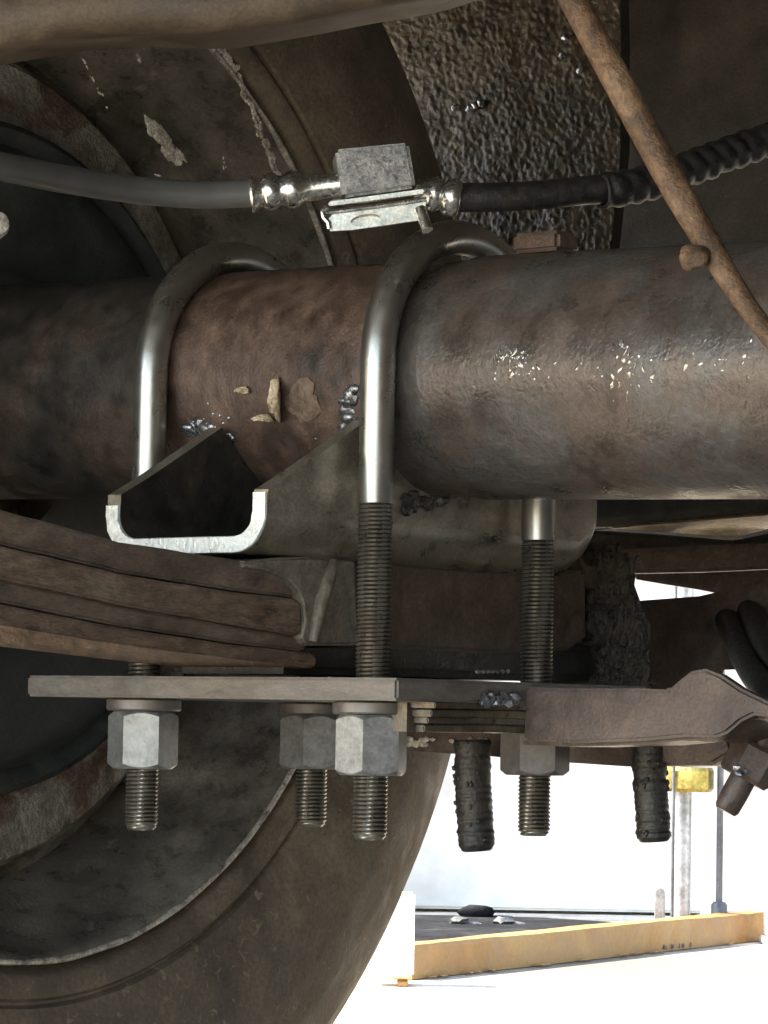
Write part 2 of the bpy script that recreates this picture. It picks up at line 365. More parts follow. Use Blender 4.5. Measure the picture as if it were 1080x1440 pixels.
bp_ = [(-.24, .14), (-.216, .1415), (-.211, .1400), (-.209, .137), (-.211, .1335), (-.2135, .131), (-.211, .1275), (-.208, .125), (-.206, .115), (-.208, .09), (-.203, .075), (-.196, .07), (-.196, .03)]
bp_ = [(h, r + (.002 if r < .3 else .002)) for h, r in bp_]
obj('backing_plate', MB().revolve(WC, A, bp_, 120), m_drum, t, ang=60)
# chalky scrapes on the rim, and wet glints painted as pale flecks
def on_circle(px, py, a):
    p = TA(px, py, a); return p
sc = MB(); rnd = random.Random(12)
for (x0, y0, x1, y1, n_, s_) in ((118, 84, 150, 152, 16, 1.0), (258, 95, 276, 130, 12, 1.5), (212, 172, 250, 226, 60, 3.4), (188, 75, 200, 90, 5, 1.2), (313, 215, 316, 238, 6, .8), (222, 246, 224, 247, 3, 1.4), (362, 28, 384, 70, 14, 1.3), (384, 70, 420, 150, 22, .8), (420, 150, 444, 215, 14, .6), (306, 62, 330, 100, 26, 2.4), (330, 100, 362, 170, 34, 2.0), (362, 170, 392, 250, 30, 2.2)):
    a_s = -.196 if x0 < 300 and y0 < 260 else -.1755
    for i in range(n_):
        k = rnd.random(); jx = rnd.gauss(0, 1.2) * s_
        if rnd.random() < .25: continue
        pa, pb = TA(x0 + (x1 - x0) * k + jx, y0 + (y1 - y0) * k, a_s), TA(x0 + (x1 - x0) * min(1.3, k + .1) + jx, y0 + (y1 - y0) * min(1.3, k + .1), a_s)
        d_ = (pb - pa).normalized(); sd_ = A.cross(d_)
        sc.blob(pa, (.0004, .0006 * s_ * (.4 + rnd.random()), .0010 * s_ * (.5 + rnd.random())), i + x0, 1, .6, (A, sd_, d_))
o = obj('glint_scuffs', sc, m_glint_scuff, t); o['kind'] = 'stuff'

# ---------------------------------------------------------------- axle
t = thing('axle', 'rusty brown axle tube with a welded channel perch between the u-bolts', 'axle', O - Z * .05)
def aline(px): return TB(px, 552 - (552 - 520) * px / 1080.0, 0)
tubep = MB()
xs = [-250, -100, 0, 60, 120, 180, 240, 300, 360, 420, 470, 520, 560, 600, 640, 660, 672, 676, 681, 686, 690, 700, 760, 820, 880, 940, 1000, 1060, 1120, 1300, 1600, 2000]
def Rt(x): 
    if x < 672: return .0442
    if x < 690: return .0442 + .0012 * (x - 672) / 18.0
    return .0454
pts = [];rads = []
for x in xs:
    pts.append(aline(x)); rads.append(Rt(x))
tubep.sweep(pts, rads, 72)
obj('axle_tube', tubep, m_tube, t, ang=60)
obj('shaded_tube_end', MB().sweep([aline(-250).lerp(aline(325), k / 20) for k in range(21)], [.0446 + .0003 * mnoise.noise(Vector((k * 1.3, 0, 0))) for k in range(21)], 72), m_shaded_end, t, ang=60, label='left end of the tube, coloured dark for shade')  # dark colour stands in for the shade on the left end
def on_tube(px, py, lift=0.0, x_axis=None):
    """front surface of the axle tube under a pixel"""
    r = ray(px, py); o_ = CAM - (O); ad = (aline(1000) - aline(0)).normalized()
    rp_ = r - ad * r.dot(ad); op = o_ - ad * o_.dot(ad); rr = Rt(px) + lift
    a_, b_, c_ = rp_.dot(rp_), 2 * rp_.dot(op), op.dot(op) - rr * rr
    d = max(0, b_ * b_ - 4 * a_ * c_)
    p = CAM + r * ((-b_ - math.sqrt(d)) / (2 * a_))
    n_ = (p - O); n_ = (n_ - ad * n_.dot(ad)).normalized()
    return p, n_, ad
# brown scaled skin of the left section between the u-bolts
sk = MB(); ad = (aline(1000) - aline(0)).normalized()
nu, nv = 60, 90
ax0, ax1 = aline(318), aline(618); Lx = (ax1 - ax0).length
vs_, fs_ = [], []
for i in range(nu + 1):
    for j in range(nv):
        q_ = 2 * math.pi * j / nv
        e = min(i, nu - i) / 3.0
        h = .0005 + .0005 * mnoise.noise(Vector((i * .35, math.cos(q_) * 6, math.sin(q_) * 6))) + .0004 * mnoise.noise(Vector((i * .9, math.cos(q_) * 15, math.sin(q_) * 15)))
        if e < 1: h = h * e - .0006 * (1 - e)
        vs_.append(ax0 + ad * (Lx * i / nu) + (B * math.cos(q_) + Z * math.sin(q_)) * (.0442 + h))
for i in range(nu):
    for j in range(nv): fs_.append((i * nv + j, i * nv + (j + 1) % nv, (i + 1) * nv + (j + 1) % nv, (i + 1) * nv + j))
sk.add(vs_, fs_)
obj('rust_scale', sk, m_rust, t, ang=60, label='red brown rust skin between the two u-bolts')

# welded channel perch
BF, BE = -.100, .105
aL = (TB(151, 740, BF) - O).dot(A); aR = (TB(376, 740, BF) - O).dot(A)
zb = (TB(270, 779, BF) - O).z; zi = (TB(270, 755, BF) - O).z
TW = .0064
zw = (TB(372, 688, BF) - O).z
print('perch a', aL, aR, 'z', zb, zi, zw)
prf = []
RO, RI = .0145, .0085
def arc(cx, cz_, r, a0, a1, n=6): return [(cx + r * math.cos(a0 + (a1 - a0) * i / n), cz_ + r * math.sin(a0 + (a1 - a0) * i / n)) for i in range(n + 1)]
pi = math.pi
def wall_top(b):                                  # height of the channel walls along the spring
    rt = .0452
    if b < -rt + .001: 
        k = (b - BF) / (-rt + .001 - BF); k = max(0, min(1, k))
        return zw + (-.0205 - zw) * k ** 1.05
    if b > rt - .001:
        k = (b - rt + .001) / (BE - rt + .001); return -.012 + (-.040 + .012) * k
    if b < -.030: return -.0205 + (-.0335 + .0205) * ((b + rt - .001) / (rt - .001 - .030))
    if b > .030: return -.0335 + (-.012 + .0335) * ((b - .030) / (rt - .001 - .030))
    return -math.sqrt(max(0, .0449 ** 2 - b * b)) 
bs = [BF, BF + .0005, -.09, -.08, -.07, -.06, -.052, -.0445, -.04, -.035, -.03, -.02, -.01, 0, .01, .02, .03, .035, .04, .0445, .055, .07, .085, BE - .012, BE - .004, BE]
vs_, fs_ = [], []
for b in bs:
    zt = wall_top(b); lift = 0
    if b > BE - .0125: lift = .010 * ((b - (BE - .0125)) / .0125) ** 2
    zb_, zi_ = zb + lift, zi + lift
    outer = [(aL, zt)] + arc(aL + RO, zb_ + RO, RO, pi, 1.5 * pi) + arc(aR - RO, zb_ + RO, RO, 1.5 * pi, 2 * pi) + [(aR, zt)]
    inner = [(aR - TW, zt)] + arc(aR - TW - RI, zi_ + RI, RI, 2 * pi, 1.5 * pi) + arc(aL + TW + RI, zi_ + RI, RI, 1.5 * pi, pi) + [(aL + TW, zt)]
    prf = outer + inner
    vs_ += [T(a_, b, z_) for a_, z_ in prf]
m_ = len(prf)
for i in range(len(bs) - 1):
    for k in range(m_): fs_.append((i * m_ + k, i * m_ + (k + 1) % m_, (i + 1) * m_ + (k + 1) % m_, (i + 1) * m_ + k))
h_ = m_ // 2
fs_ += [((len(bs) - 1) * m_ + k, (len(bs) - 1) * m_ + k + 1, (len(bs) - 1) * m_ + m_ - 2 - k, (len(bs) - 1) * m_ + m_ - 1 - k) for k in range(h_ - 1)]
fs_ += [(k, k + 1, m_ - 2 - k, m_ - 1 - k) for k in range(h_ - 1)]
perch = obj('channel_perch', MB().add(vs_, fs_), m_perch, t, ang=40, label='open steel channel welded under the tube')
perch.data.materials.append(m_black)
for f_ in perch.data.polygons:                    # inner faces of the pocket are coloured black
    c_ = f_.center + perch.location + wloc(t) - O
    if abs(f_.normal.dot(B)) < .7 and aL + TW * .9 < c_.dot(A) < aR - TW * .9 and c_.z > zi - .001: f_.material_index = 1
# bright torch-cut front edge: a thin rim with its own small unevenness
cv, cf = [], []
zt = wall_top(BF)
outer = [(aL, zt - .004)] + arc(aL + RO, zb + RO, RO, pi, 1.5 * pi, 8) + [(aL + RO + (aR - aL - 2 * RO) * k / 12, zb) for k in range(1, 12)] + arc(aR - RO, zb + RO, RO, 1.5 * pi, 2 * pi, 8) + [(aR, zt - .001)]
inner = [(aL + TW, zt - .004)] + arc(aL + TW + RI, zi + RI, RI, pi, 1.5 * pi, 8) + [(aL + TW + RI + (aR - aL - 2 * TW - 2 * RI) * k / 12, zi) for k in range(1, 12)] + arc(aR - TW - RI, zi + RI, RI, 1.5 * pi, 2 * pi, 8) + [(aR - TW, zt - .001)]
n_ = len(outer)
for k in range(n_):
    oa, oz = outer[k]; ia, iz = inner[k]
    j = .0007 * mnoise.noise(Vector((k * .8, 2, 0)))
    for (pa, pz, pb) in ((oa, oz, BF - .0004), (oa * .96 + ia * .04, oz * .96 + iz * .04, BF - .0012 + j), (oa * .06 + ia * .94, oz * .06 + iz * .94, BF - .0012 - j), (ia, iz, BF - .0004)):
        cv.append(T(pa, pb, pz))
for k in range(n_ - 1):
    for i in range(3): cf.append((k * 4 + i, k * 4 + i + 1, k * 4 + 5 + i, k * 4 + 4 + i))
obj('cut_edge', MB().add(cv, cf), m_cut, perch, label='bright torch cut front edge of the channel')
# weld beads at the corners of the saddle
def weld(px, py, n, spread, size, seed, par):
    wb = MB(); rnd = random.Random(seed)
    for i in range(n):
        x = px + (rnd.random() - .5) * spread[0]; y = py + (rnd.random() - .5) * spread[1]
        p, nn, ad_ = on_tube(x, y)
        s_ = size * (.55 + .8 * rnd.random())
        wb.blob(p + nn * s_ * .25, (s_ * 1.2, s_, s_ * .8), i + seed, 2, .45)
    return obj('weld_bead', wb, m_weld, par)
def weld_chain(pts, n, size, seed):
    wb = MB(); rnd = random.Random(seed)
    for i in range(n):
        f_ = i / (n - 1) * (len(pts) - 1); k = min(int(f_), len(pts) - 2); f_ -= k
        x = pts[k][0] * (1 - f_) + pts[k + 1][0] * f_ + rnd.gauss(0, 1.2); y = pts[k][1] * (1 - f_) + pts[k + 1][1] * f_ + rnd.gauss(0, 1.2)
        p, nn, ad_ = on_tube(x, y); s_ = size * (.75 + .5 * rnd.random())
        side = ad_.cross(nn); wb.blob(p, (s_ * 1.5, s_ * 1.1, s_ * .62), i + seed, 3, .5, (ad_, side, nn))
    for i in range(10):
        k = rnd.randrange(len(pts)); p, nn, ad_ = on_tube(pts[k][0] + rnd.gauss(0, 14), pts[k][1] + rnd.gauss(0, 12) - 6)
        wb.blob(p + nn * .0005, (.0009, .0009, .0009), i, 1, .3)
    o = obj('weld_bead', wb, m_weld, t, ang=60); o['kind'] = 'stuff'
weld_chain([(268, 602), (284, 598), (300, 610), (318, 616)], 9, .0032, 3)
weld_chain([(494, 548), (488, 572), (492, 596), (482, 616), (470, 626)], 11, .0026, 21)
weld_chain([(448, 634), (430, 646)], 4, .0013, 31)
gb = MB(); rnd = random.Random(14)
for i in range(16):
    gb.blob(TA(565 + rnd.random() * 62, 694 + rnd.random() * 30 - i % 3 * 4, aR + .0005), (.0016, .0035 * rnd.uniform(.5, 1), .003 * rnd.uniform(.5, 1)), i, 2, .5)
o = obj('grease_clump', gb, m_black, t); o['kind'] = 'stuff'
gb = MB()
for i in range(7): gb.blob(TA(688 + rnd.gauss(0, 10), 760 + rnd.gauss(0, 6), aR + .0002), (.0006, .0016, .0012), i, 1, .6)
obj('glint_flecks', gb, m_brightolive, t)  # gold glint on the channel wall, made as brassy flecks
# peeled flakes on the tube
def flake(px, py, w_, h_, curl, seed):
    NR, NA = 6, 30; top, bot, fs_ = [], [], []
    for i in range(NR + 1):
        for j in range(NA):
            q_ = 2 * pi * j / NA; c_, s_ = math.cos(q_), math.sin(q_)
            k = (i / NR) * (.5 + .22 * mnoise.noise(Vector((c_ * 1.1 + seed, s_ * 1.1, seed))) + .12 * mnoise.noise(Vector((c_ * 3.2, s_ * 3.2 + seed, 2.0))))
            x, y = c_ * k, s_ * k
            p, nn, _ = on_tube(px + x * w_, py + y * h_)
            lift = .0012 + curl * max(0, x + .15) ** 2 * 2 + .0005 * mnoise.noise(Vector((x * 6, y * 6, seed)))
            top.append(p + nn * lift); bot.append(p + nn * (lift - .0006))
    n_ = len(top)
    for i in range(NR):
        for j in range(NA):
            a_, b_, c2, d2 = i * NA + j, i * NA + (j + 1) % NA, (i + 1) * NA + (j + 1) % NA, (i + 1) * NA + j
            fs_.append((a_, b_, c2, d2)); fs_.append((n_ + d2, n_ + c2, n_ + b_, n_ + a_))
    for j in range(NA):
        a_, b_ = NR * NA + j, NR * NA + (j + 1) % NA; fs_.append((a_, b_, n_ + b_, n_ + a_))
    return MB().add(top + bot, fs_)
m_flake = M('tan peeled flake', [(.14, .095, .06), (.40, .31, .20), (.68, .60, .46)], 110, (.25, .5), .2, .5, 900, dist=.0006)
obj('peeled_flake', flake(394, 560, 30, 58, .008, 1), m_flake, t, label='curled tan flake on the rusty tube')
obj('peeled_flake', flake(374, 586, 34, 9, .003, 2), m_flake, t)
obj('peeled_flake', flake(344, 548, 24, 9, .002, 4), m_flake, t)
obj('peeled_flake', flake(428, 562, 46, 58, .0, 6), M('bare tan patch', [(.10, .068, .047), (.135, .092, .064), (.17, .12, .085)], 60, (.45, .6), .1, .3, 900, dist=.0004), t, label='bare tan patch beside the curled flake')
# shiny lumps of grease and spatter
gl = MB(); rnd = random.Random(5)
for (x, y, sx_, sy_, n_, s_) in ((640, 522, 40, 40, 16, .0008), (740, 520, 60, 50, 20, .0009), (885, 530, 55, 80, 36, .0011), (715, 500, 30, 14, 8, .0008), (1020, 530, 90, 80, 22, .0007), (800, 545, 150, 60, 18, .0007), (675, 510, 60, 60, 10, .0006), (165, 565, 60, 60, 8, .0007)):
    for i in range(int(n_ * 3.2)):
        p, nn, ad_ = on_tube(x + rnd.gauss(0, .33) * sx_, y + rnd.gauss(0, .33) * sy_)
        q_ = s_ * (.22 + rnd.random() ** 2 * .8)
        side = ad_.cross(nn); ca, sa = math.cos(rnd.gauss(0, .5)), math.sin(rnd.gauss(0, .5))
        gl.blob(p - nn * q_ * .1, (q_ * (.5 + rnd.random()), q_ * (.6 + 2.2 * rnd.random()), q_ * .4), i + x, 1, .75, (ad_ * ca + side * sa, side * ca - ad_ * sa, nn), 2.0)
m_glint = M('glossy grease', [(.16, .13, .11), (.3, .27, .24), (.45, .43, .41)], 300, (.06, .2), .75, .2, 1500, dist=.0003)
o = obj('spatter_lumps', gl, m_glint, t); o['kind'] = 'stuff'
# small rusty lug on top of the tube
ptab = TB(767, 343, .004)
obj('rusty_lug', MB().box(ptab, A * .021, B * .014, Z * .0075, .0015), m_rust, t)

# ---------------------------------------------------------------- u-bolts
LB = .051; RR = .0065
ZN0, ZN1 = -.1285, -.1503
def rod_path():
    p = []
    for i in range(12): p.append(Vector(B * -LB + Z * (-.052 + .052 * i / 12)))
    for i in range(33):
        q_ = pi - pi * i / 32; p.append(Vector(B * (LB * math.cos(q_)) + Z * (LB * math.sin(q_))))
    for i in range(1, 13): p.append(Vector(B * LB + Z * (-.060 * i / 12)))
    return p
def thread_mesh(z0, z1, r=.0065, amp=.00092, pitch=.00155, n=28):
    mb = MB(); rows = int((z0 - z1) / pitch * 4); vs_, fs_ = [], []
    for i in range(rows + 1):
        z = z0 - (z0 - z1) * i / rows
        e = min(1, (z - z1) / .0022)
        for k in range(n):
            ph = ((z0 - z) / pitch + k / n) % 1.0
            tri = abs(ph * 2 - 1)
            rr = (r - amp * tri) * (.82 + .18 * e)
            vs_.append(Vector((rr * math.cos(2 * pi * k / n), rr * math.sin(2 * pi * k / n), z)))
    for i in range(rows):
        for k in range(n): fs_.append((i * n + k, i * n + (k + 1) % n, (i + 1) * n + (k + 1) % n, (i + 1) * n + k))
    fs_.append(tuple(range(n))); fs_.append(tuple(rows * n + k for k in range(n)))
    return mb.add(vs_, fs_)
def nut_mesh(h=.0218, rc=.0134):
    """tall hex nut, chamfered top and bottom, hanging from z = 0, a flat facing -Y"""
    mb = MB(); n = 72; ri = rc * math.cos(pi / 6); vs_, fs_ = [], []
    def hexr(q_):
        k = (q_ + pi / 6 + pi / 2) % (pi / 3) - pi / 6
        return ri / math.cos(k)
    rows = []
    for lev in range(8):
        row = []
        for k in range(n):
            q_ = 2 * pi * k / n + pi / n * 0; r = hexr(q_); c_ = (r - ri) * .75
            if lev == 0: rr, z = .0067, 0
            elif lev == 1: rr, z = ri * .97, 0
            elif lev == 2: rr, z = r - .0003, -c_ - .0002
            elif lev == 3: rr, z = r, -c_ - .0007
            elif lev == 4: rr, z = r, -h + c_ + .0007
            elif lev == 5: rr, z = r - .0003, -h + c_ + .0002
            elif lev == 6: rr, z = ri * .96, -h
            else: rr, z = .0062, -h
            row.append(len(vs_)); vs_.append(Vector((rr * math.cos(q_), rr * math.sin(q_), z)))
        rows.append(row)
    for i in range(7):
        for k in range(n): fs_.append((rows[i][k], rows[i][(k + 1) % n], rows[i + 1][(k + 1) % n], rows[i + 1][k]))
    return mb.add(vs_, fs_)
def washer_mesh(r=.0143, h=.0046):
    return MB().revolve((0, 0, 0), Z, [(0, .0066), (0, r - .0008), (-.0006, r), (-h + .0006, r), (-h, r - .0006), (-h, .0066)], 40)
a1, a2 = -.0735, .0370
base1 = T(a1, 0, ZN0)
ub = thing('u_bolt', 'grey u-bolt left of the open channel, front leg tucked behind it', 'u-bolt', base1, 'u-bolts clamping the axle to the plate')
rod = MB(); rod.sweep([O + A * a1 + p for p in rod_path()], RR, 28)
obj('bent_rod', rod, m_steel, ub, ang=60)
def part_local(name, mb, mat, par, pos, rot=0, label=None, ang=30):
    o = obj(name, mb, mat, par, origin=pos, local=True, label=label, ang=ang); o.rotation_euler = (0, 0, rot); return o
Of = O + A * a1 - B * LB; Or = O + A * a1 + B * LB
part_local('thread', thread_mesh(-.052, -.1735), m_thread, ub, Of, 0, ang=25)
part_local('thread', thread_mesh(-.060, -.1735), m_thread, ub, Or, 0, ang=25)
m_groove = M('dark thread groove', [(.02, .016, .012), (.04, .032, .022), (.06, .048, .034)], 60, (.4, .6), .2, .1, 900, dist=.0002, grain=.4)  # darker colour for the valleys of the thread
for o in ub.children:
    if o.name.startswith('thread'):
        o.data.materials.append(m_groove)
        for f_ in o.data.polygons:
            if len(f_.vertices) == 4:
                r_ = sum((o.data.vertices[i].co.xy.length for i in f_.vertices)) / 4
                if r_ < .00595 and f_.center.z > -.171: f_.material_index = 1
nm = nut_mesh(); wm = washer_mesh()
wz = Z * -.1237; nz_ = Z * ZN0
w1 = part_local('washer', wm, m_rustnut, ub, Of + wz); w2 = part_local('washer', wm, m_rustnut, ub, Or + wz)
n1 = part_local('nut', nm, m_nut, ub, Of + nz_, R(0), ang=24); n2 = part_local('nut', nm, m_nut, ub, Or + nz_, R(16), ang=24)
ub2 = ub.copy(); C.objects.link(ub2); ub2.location = ub.location + A * (a2 - a1)
ub2['label'] = 'grey u-bolt with its long bare threaded leg in front of the axle'
k = 0
for ch_ in list(ub.children):
    c_ = ch_.copy(); C.objects.link(c_); c_.parent = ub2
    if ch_.name.startswith('nut'):
        c_.rotation_euler = (0, 0, R(-13 + 30)) if k == 0 else (0, 0, R(2)); k += 1
        if k == 2: c_.data = c_.data.copy(); c_.data.materials[0] = m_rustnut

# ---------------------------------------------------------------- spring plate and shock bracket
ZP0, ZP1 = -.1155, -.1235
t = thing('spring_plate', 'flat brown steel plate under the leaf spring, drilled for the u-bolts', 'plate', T(-.02, 0, ZP1))
aP0 = (TB(37, 968, -.075) - O).dot(A); aP1 = (TB(558, 964, -.075) - O).dot(A)
print('plate a', aP0, aP1)
obj('plate_body', MB().prism([T(aP0, -.075, ZP0), T(aP1, -.075, ZP0), T(aP1, .085, ZP0), T(aP0, .085, ZP0)], Z * (ZP1 - ZP0), .001), m_plate, t)
lam = MB()
for k in range(4):
    e_ = aP1 - .0015 - .0022 * k; z_ = ZP1 - .0002 - .0027 * k; j0 = -.0525 + .0008 * k; 
    lam.prism([T(e_ - .012, j0, z_), T(e_, j0 + .002, z_), T(e_ + .0008, -.01, z_ + .0002), T(e_ - .0004, .03, z_), T(e_, .075, z_), T(e_ - .012, .075, z_)], Z * -(.0021 + .0004 * (k % 2)), .0004)
lam.box(T(aP1 - .0165, .010, ZP1 - .0056), A * .010, B * .128, Z * .0104)
obj('reflection_strips', lam, m_brightolive, t)  # golden underside reflections, modelled as stacked olive strips
pw = TB(676, 982, .0)
wb = MB()
for i in range(6): wb.blob(T(aP1 + .001, -.024 + .0035 * i, ZP1 + .001 + .001 * (i % 2)), (.0024, .003, .0026), i + 40, 2, .5)
obj('weld_bead', wb, m_weld, t)

t = thing('shock_bracket', 'dark brown bent bracket welded to the right side of the spring plate', 'bracket', T(aP1 + .05, 0, ZP1))
poly = [(737, 966), (800, 968), (900, 968), (938, 970), (952, 958), (970, 944), (990, 940), (1012, 949), (1040, 968), (1075, 985), (1130, 1010), (1130, 1030), (1076, 1008), (1058, 1006), (1040, 1015), (1020, 1032), (1004, 1038), (960, 1036), (900, 1042), (800, 1045), (735, 1042)]
obj('bracket_face', MB().prism([TB(x, y, 0) for x, y in poly], B * .006, .0012), m_bracket, t)
poly = [(735, 1041), (800, 1044), (900, 1041), (960, 1035), (1004, 1037), (1020, 1031), (1040, 1014), (1058, 1005), (1076, 1007), (1125, 1029)]
lv = MB(); zz = []
top = [TB(x, y, .0065) for x, y in poly]
vs_ = []; fs_ = []
for p in top: vs_ += [p, p + B * .03, p + B * .03 - Z * .0016, p - Z * .0016]
for i in range(len(top) - 1):
    for kk in range(4): fs_.append((i * 4 + kk, i * 4 + (kk + 1) % 4, i * 4 + 4 + (kk + 1) % 4, i * 4 + 4 + kk))
fs_ += [(0, 1, 2, 3), tuple(len(vs_) - 4 + k for k in (3, 2, 1, 0))]
obj('bottom_flange', MB().add(vs_, fs_), m_bracket, t, ang=40)

t = thing('clamp_bar', 'dark lower clamp bar behind the rear nuts, with pale flecks for its lit upper edge', 'bar', TB(770, 1075, .088))
poly = [(560, 1012), (640, 1016), (760, 1020), (900, 1030), (1024, 1036), (1030, 1058), (1000, 1076), (880, 1078), (760, 1070), (680, 1063), (575, 1056)]
obj('bar_body', MB().prism([TB(x, y, .088) for x, y in poly], B * .05, .0014), m_bracket, t)
ch = MB(); rnd = random.Random(9)
for i in range(46):
    x = rnd.choice([rnd.uniform(572, 600), rnd.uniform(580, 725), rnd.uniform(800, 850)])
    p = TB(x, 1039 + (x - 560) * .015 + rnd.random() * (10 if x < 605 else 4), .0872)
    ch.blob(p, (.0018, .0008, .0008 + .0006 * rnd.random()), i, 1, .5)
o = obj('lit_edge_flecks', ch, m_lip, t); o['kind'] = 'stuff'  # lit upper edge put in as pale flecks
# dark studs hanging from it
def stud(pts, r, lab, d, seed):
    mb = MB(); P = [TD(x, y, d) for x, y in pts]; L_ = sum((P[i + 1] - P[i]).length for i in range(len(P) - 1))
    path, rad = [], []; N = 66
    for i in range(N + 1):
        s_ = i / N * (len(P) - 1); k = min(int(s_), len(P) - 2); path.append(P[k].lerp(P[k + 1], s_ - k))
        tri = abs(((i / 4.0) % 1) * 2 - 1)
        rr = r * (1 - .035 * tri) * (1 + .09 * mnoise.noise(Vector((i * .19, seed, 0))))
        e = (N - i) / 5.0
        if e < 1: rr *= .72 + .28 * math.sqrt(max(0, e))
        rad.append(rr)
    mb.sweep(path, rad, 22)
    for i in range(26):
        k = random.randrange(2, N - 6); q_ = random.random() * 6.28
        mb.blob(path[k] + (Vector((1, 0, 0)) * math.cos(q_) + Vector((0, 1, 0)) * math.sin(q_)) * rad[k], (.0009, .0009, .0013), i + seed, 1, .5)
    return obj('threaded_stud', mb, m_black, None, origin=P[0], label=lab, cat='stud', ang=70)
stud([(664, 1040), (665, 1100), (668, 1150), (671, 1197)], PX(26, 1.36), 'black crusted stud hanging between tyre edge and the rear nut', 1.36, 1)
stud([(913, 1050), (914, 1100), (918, 1150), (920, 1184)], PX(24.5, 1.33), 'black crusted stud hanging in front of the brass collar', 1.33, 8)
# angled bolt at the right
d_ = 1.24
t = thing('angled_bolt', 'brown bolt and nut tilted down left at the right end of the bracket', 'bolt', TD(1050, 1085, d_))
def tilt_nut(c, ax, rc, h):
    ax = ax.normalized(); ri = rc * .866
    u_ = Vector((0, -1, 0)); u_ = (u_ - ax * u_.dot(ax)).normalized(); w_ = ax.cross(u_); mb = MB(); vs_ = []; fs_ = []
    for (hh, f_) in ((0, .88), (.0015, 1), (h - .0015, 1), (h, .88)):
        for k in range(6):
            q_ = pi / 3 * k + pi / 6; vs_.append(c + ax * hh + (u_ * math.cos(q_) + w_ * math.sin(q_)) * rc * f_)
    for i in range(3):
        for k in range(6): fs_.append((i * 6 + k, i * 6 + (k + 1) % 6, i * 6 + 6 + (k + 1) % 6, i * 6 + 6 + k))
    fs_ += [tuple(range(6)), tuple(range(18, 24))]
    return mb.add(vs_, fs_)
p_end, p_top = TD(1020, 1141, d_), TD(1085, 1020, d_)
ax = (p_end - p_top).normalized()
obj('bolt_shank', MB().sweep([p_top, p_top.lerp(p_end, .8), p_top.lerp(p_end, .96), p_end], [PX(19, d_), PX(19, d_), PX(18, d_), PX(15, d_)], 20), m_bracket, t)
obj('bolt_nut', tilt_nut(TD(1069, 1050, d_), ax, PX(38, d_), PX(52, d_)), m_bracket, t, ang=20)
wb = MB()
for i, (x, y) in enumerate(((1040, 1088), (1047, 1085), (1036, 1080))): wb.blob(TD(x, y, d_ - PX(34, d_)), (.0018, .0012, .0014), i, 1, .4)
o = obj('chip_or_glint', wb, m_weld, t); o['kind'] = 'stuff'

# ---------------------------------------------------------------- leaf spring, block
aS = .0135; WSP = .062
t = thing('leaf_spring', 'stack of dusty brown spring leaves running under the axle from the left', 'leaf spring', TA(300, 945, aS - .03))
edge = {0: [(-160, 668), (0, 716), (90, 741), (170, 762), (260, 778), (330, 787), (424, 794)]}
layers = [((-160, 668, 720), (0, 716, 766), (170, 762, 806), (330, 787, 832), (421, 794, 842)),
          ((-160, 721, 778), (0, 767, 814), (170, 807, 852), (330, 833, 880), (424, 843, 896)),
          ((-160, 779, 818), (0, 815, 848), (170, 853, 882), (330, 881, 906), (431, 897, 918)),
          ((-160, 819, 852), (0, 849, 880), (170, 883, 908), (330, 907, 928), (446, 919, 941))]
for i, ly in enumerate(layers):
    off = (0, .0022, -.0006, .0012)[i]
    up, lo = [], []
    for k in range(len(ly) - 1):
        x0, u0, l0 = ly[k]; x1, u1, l1 = ly[k + 1]
        for j in range(5):
            s_ = j / 5; x = x0 + (x1 - x0) * s_
            wob = 1.6 * mnoise.noise(Vector((x * .02, i * 5.0, 0)))
            up.append(TA(x, u0 + (u1 - u0) * s_ + wob, aS + off)); lo.append(TA(x, l0 + (l1 - l0) * s_ + wob - 1.3, aS + off))
    x1, u1, l1 = ly[-1]
    up.append(TA(x1 - 5, u1, aS + off)); up.append(TA(x1, u1 + 6, aS + off)); lo.append(TA(x1 - 4, l1 - 1, aS + off)); lo.append(TA(x1, l1 - 7, aS + off))
    pts = up + lo[::-1]
    obj('leaf', MB().prism(pts, A * -(WSP + off * 2), .0009, 2), (m_leaf, m_leaf2, m_leaf, m_leaf2)[i], t, ang=40)
dl = MB().prism([TA(x, y, .007) for x, y in ((400, 900), (600, 898), (760, 904), (880, 912), (880, 958), (760, 958), (600, 952), (400, 948))], A * -.055, .003)
obj('leaf', dl, m_black, t, label='black greasy lowest leaf behind the threaded legs')
bg_ = MB()
for i in range(7): bg_.blob(TA(672 + i * 7, 945 - i * .2, .0075), (.0006, .0016, .0009), i, 1, .5)
obj('glint_flecks', bg_, m_lip, t)  # highlight on the black leaf, made as pale flecks

t = thing('lift_block', 'brown spacer block with a flared olive end between the channel and the leaves', 'block', TA(630, 915, 0))
obj('block_body', MB().prism([TA(x, y, .0095) for x, y in ((470, 786), (560, 790), (700, 795), (825, 803), (826, 900), (800, 915), (700, 919), (560, 913), (470, 908))], A * -.056, .0016), m_block, t)
pl_ = [(345, 789), (395, 784), (440, 783), (500, 787), (505, 907), (430, 908), (424, 896), (429, 872), (427, 850), (419, 830), (404, 814), (382, 803), (345, 797)]
obj('flared_end', MB().prism([TA(x, y, .0165) for x, y in pl_], A * -.06, .0022, 3), m_olive, t)
rib = [TA(x, y, .0175) for x, y in ((470, 789), (462, 815), (452, 845), (446, 870), (440, 903))]
obj('cast_rib', MB().sweep(rib, [.0018, .0024, .0026, .0024, .0018], 10), m_olive, t)

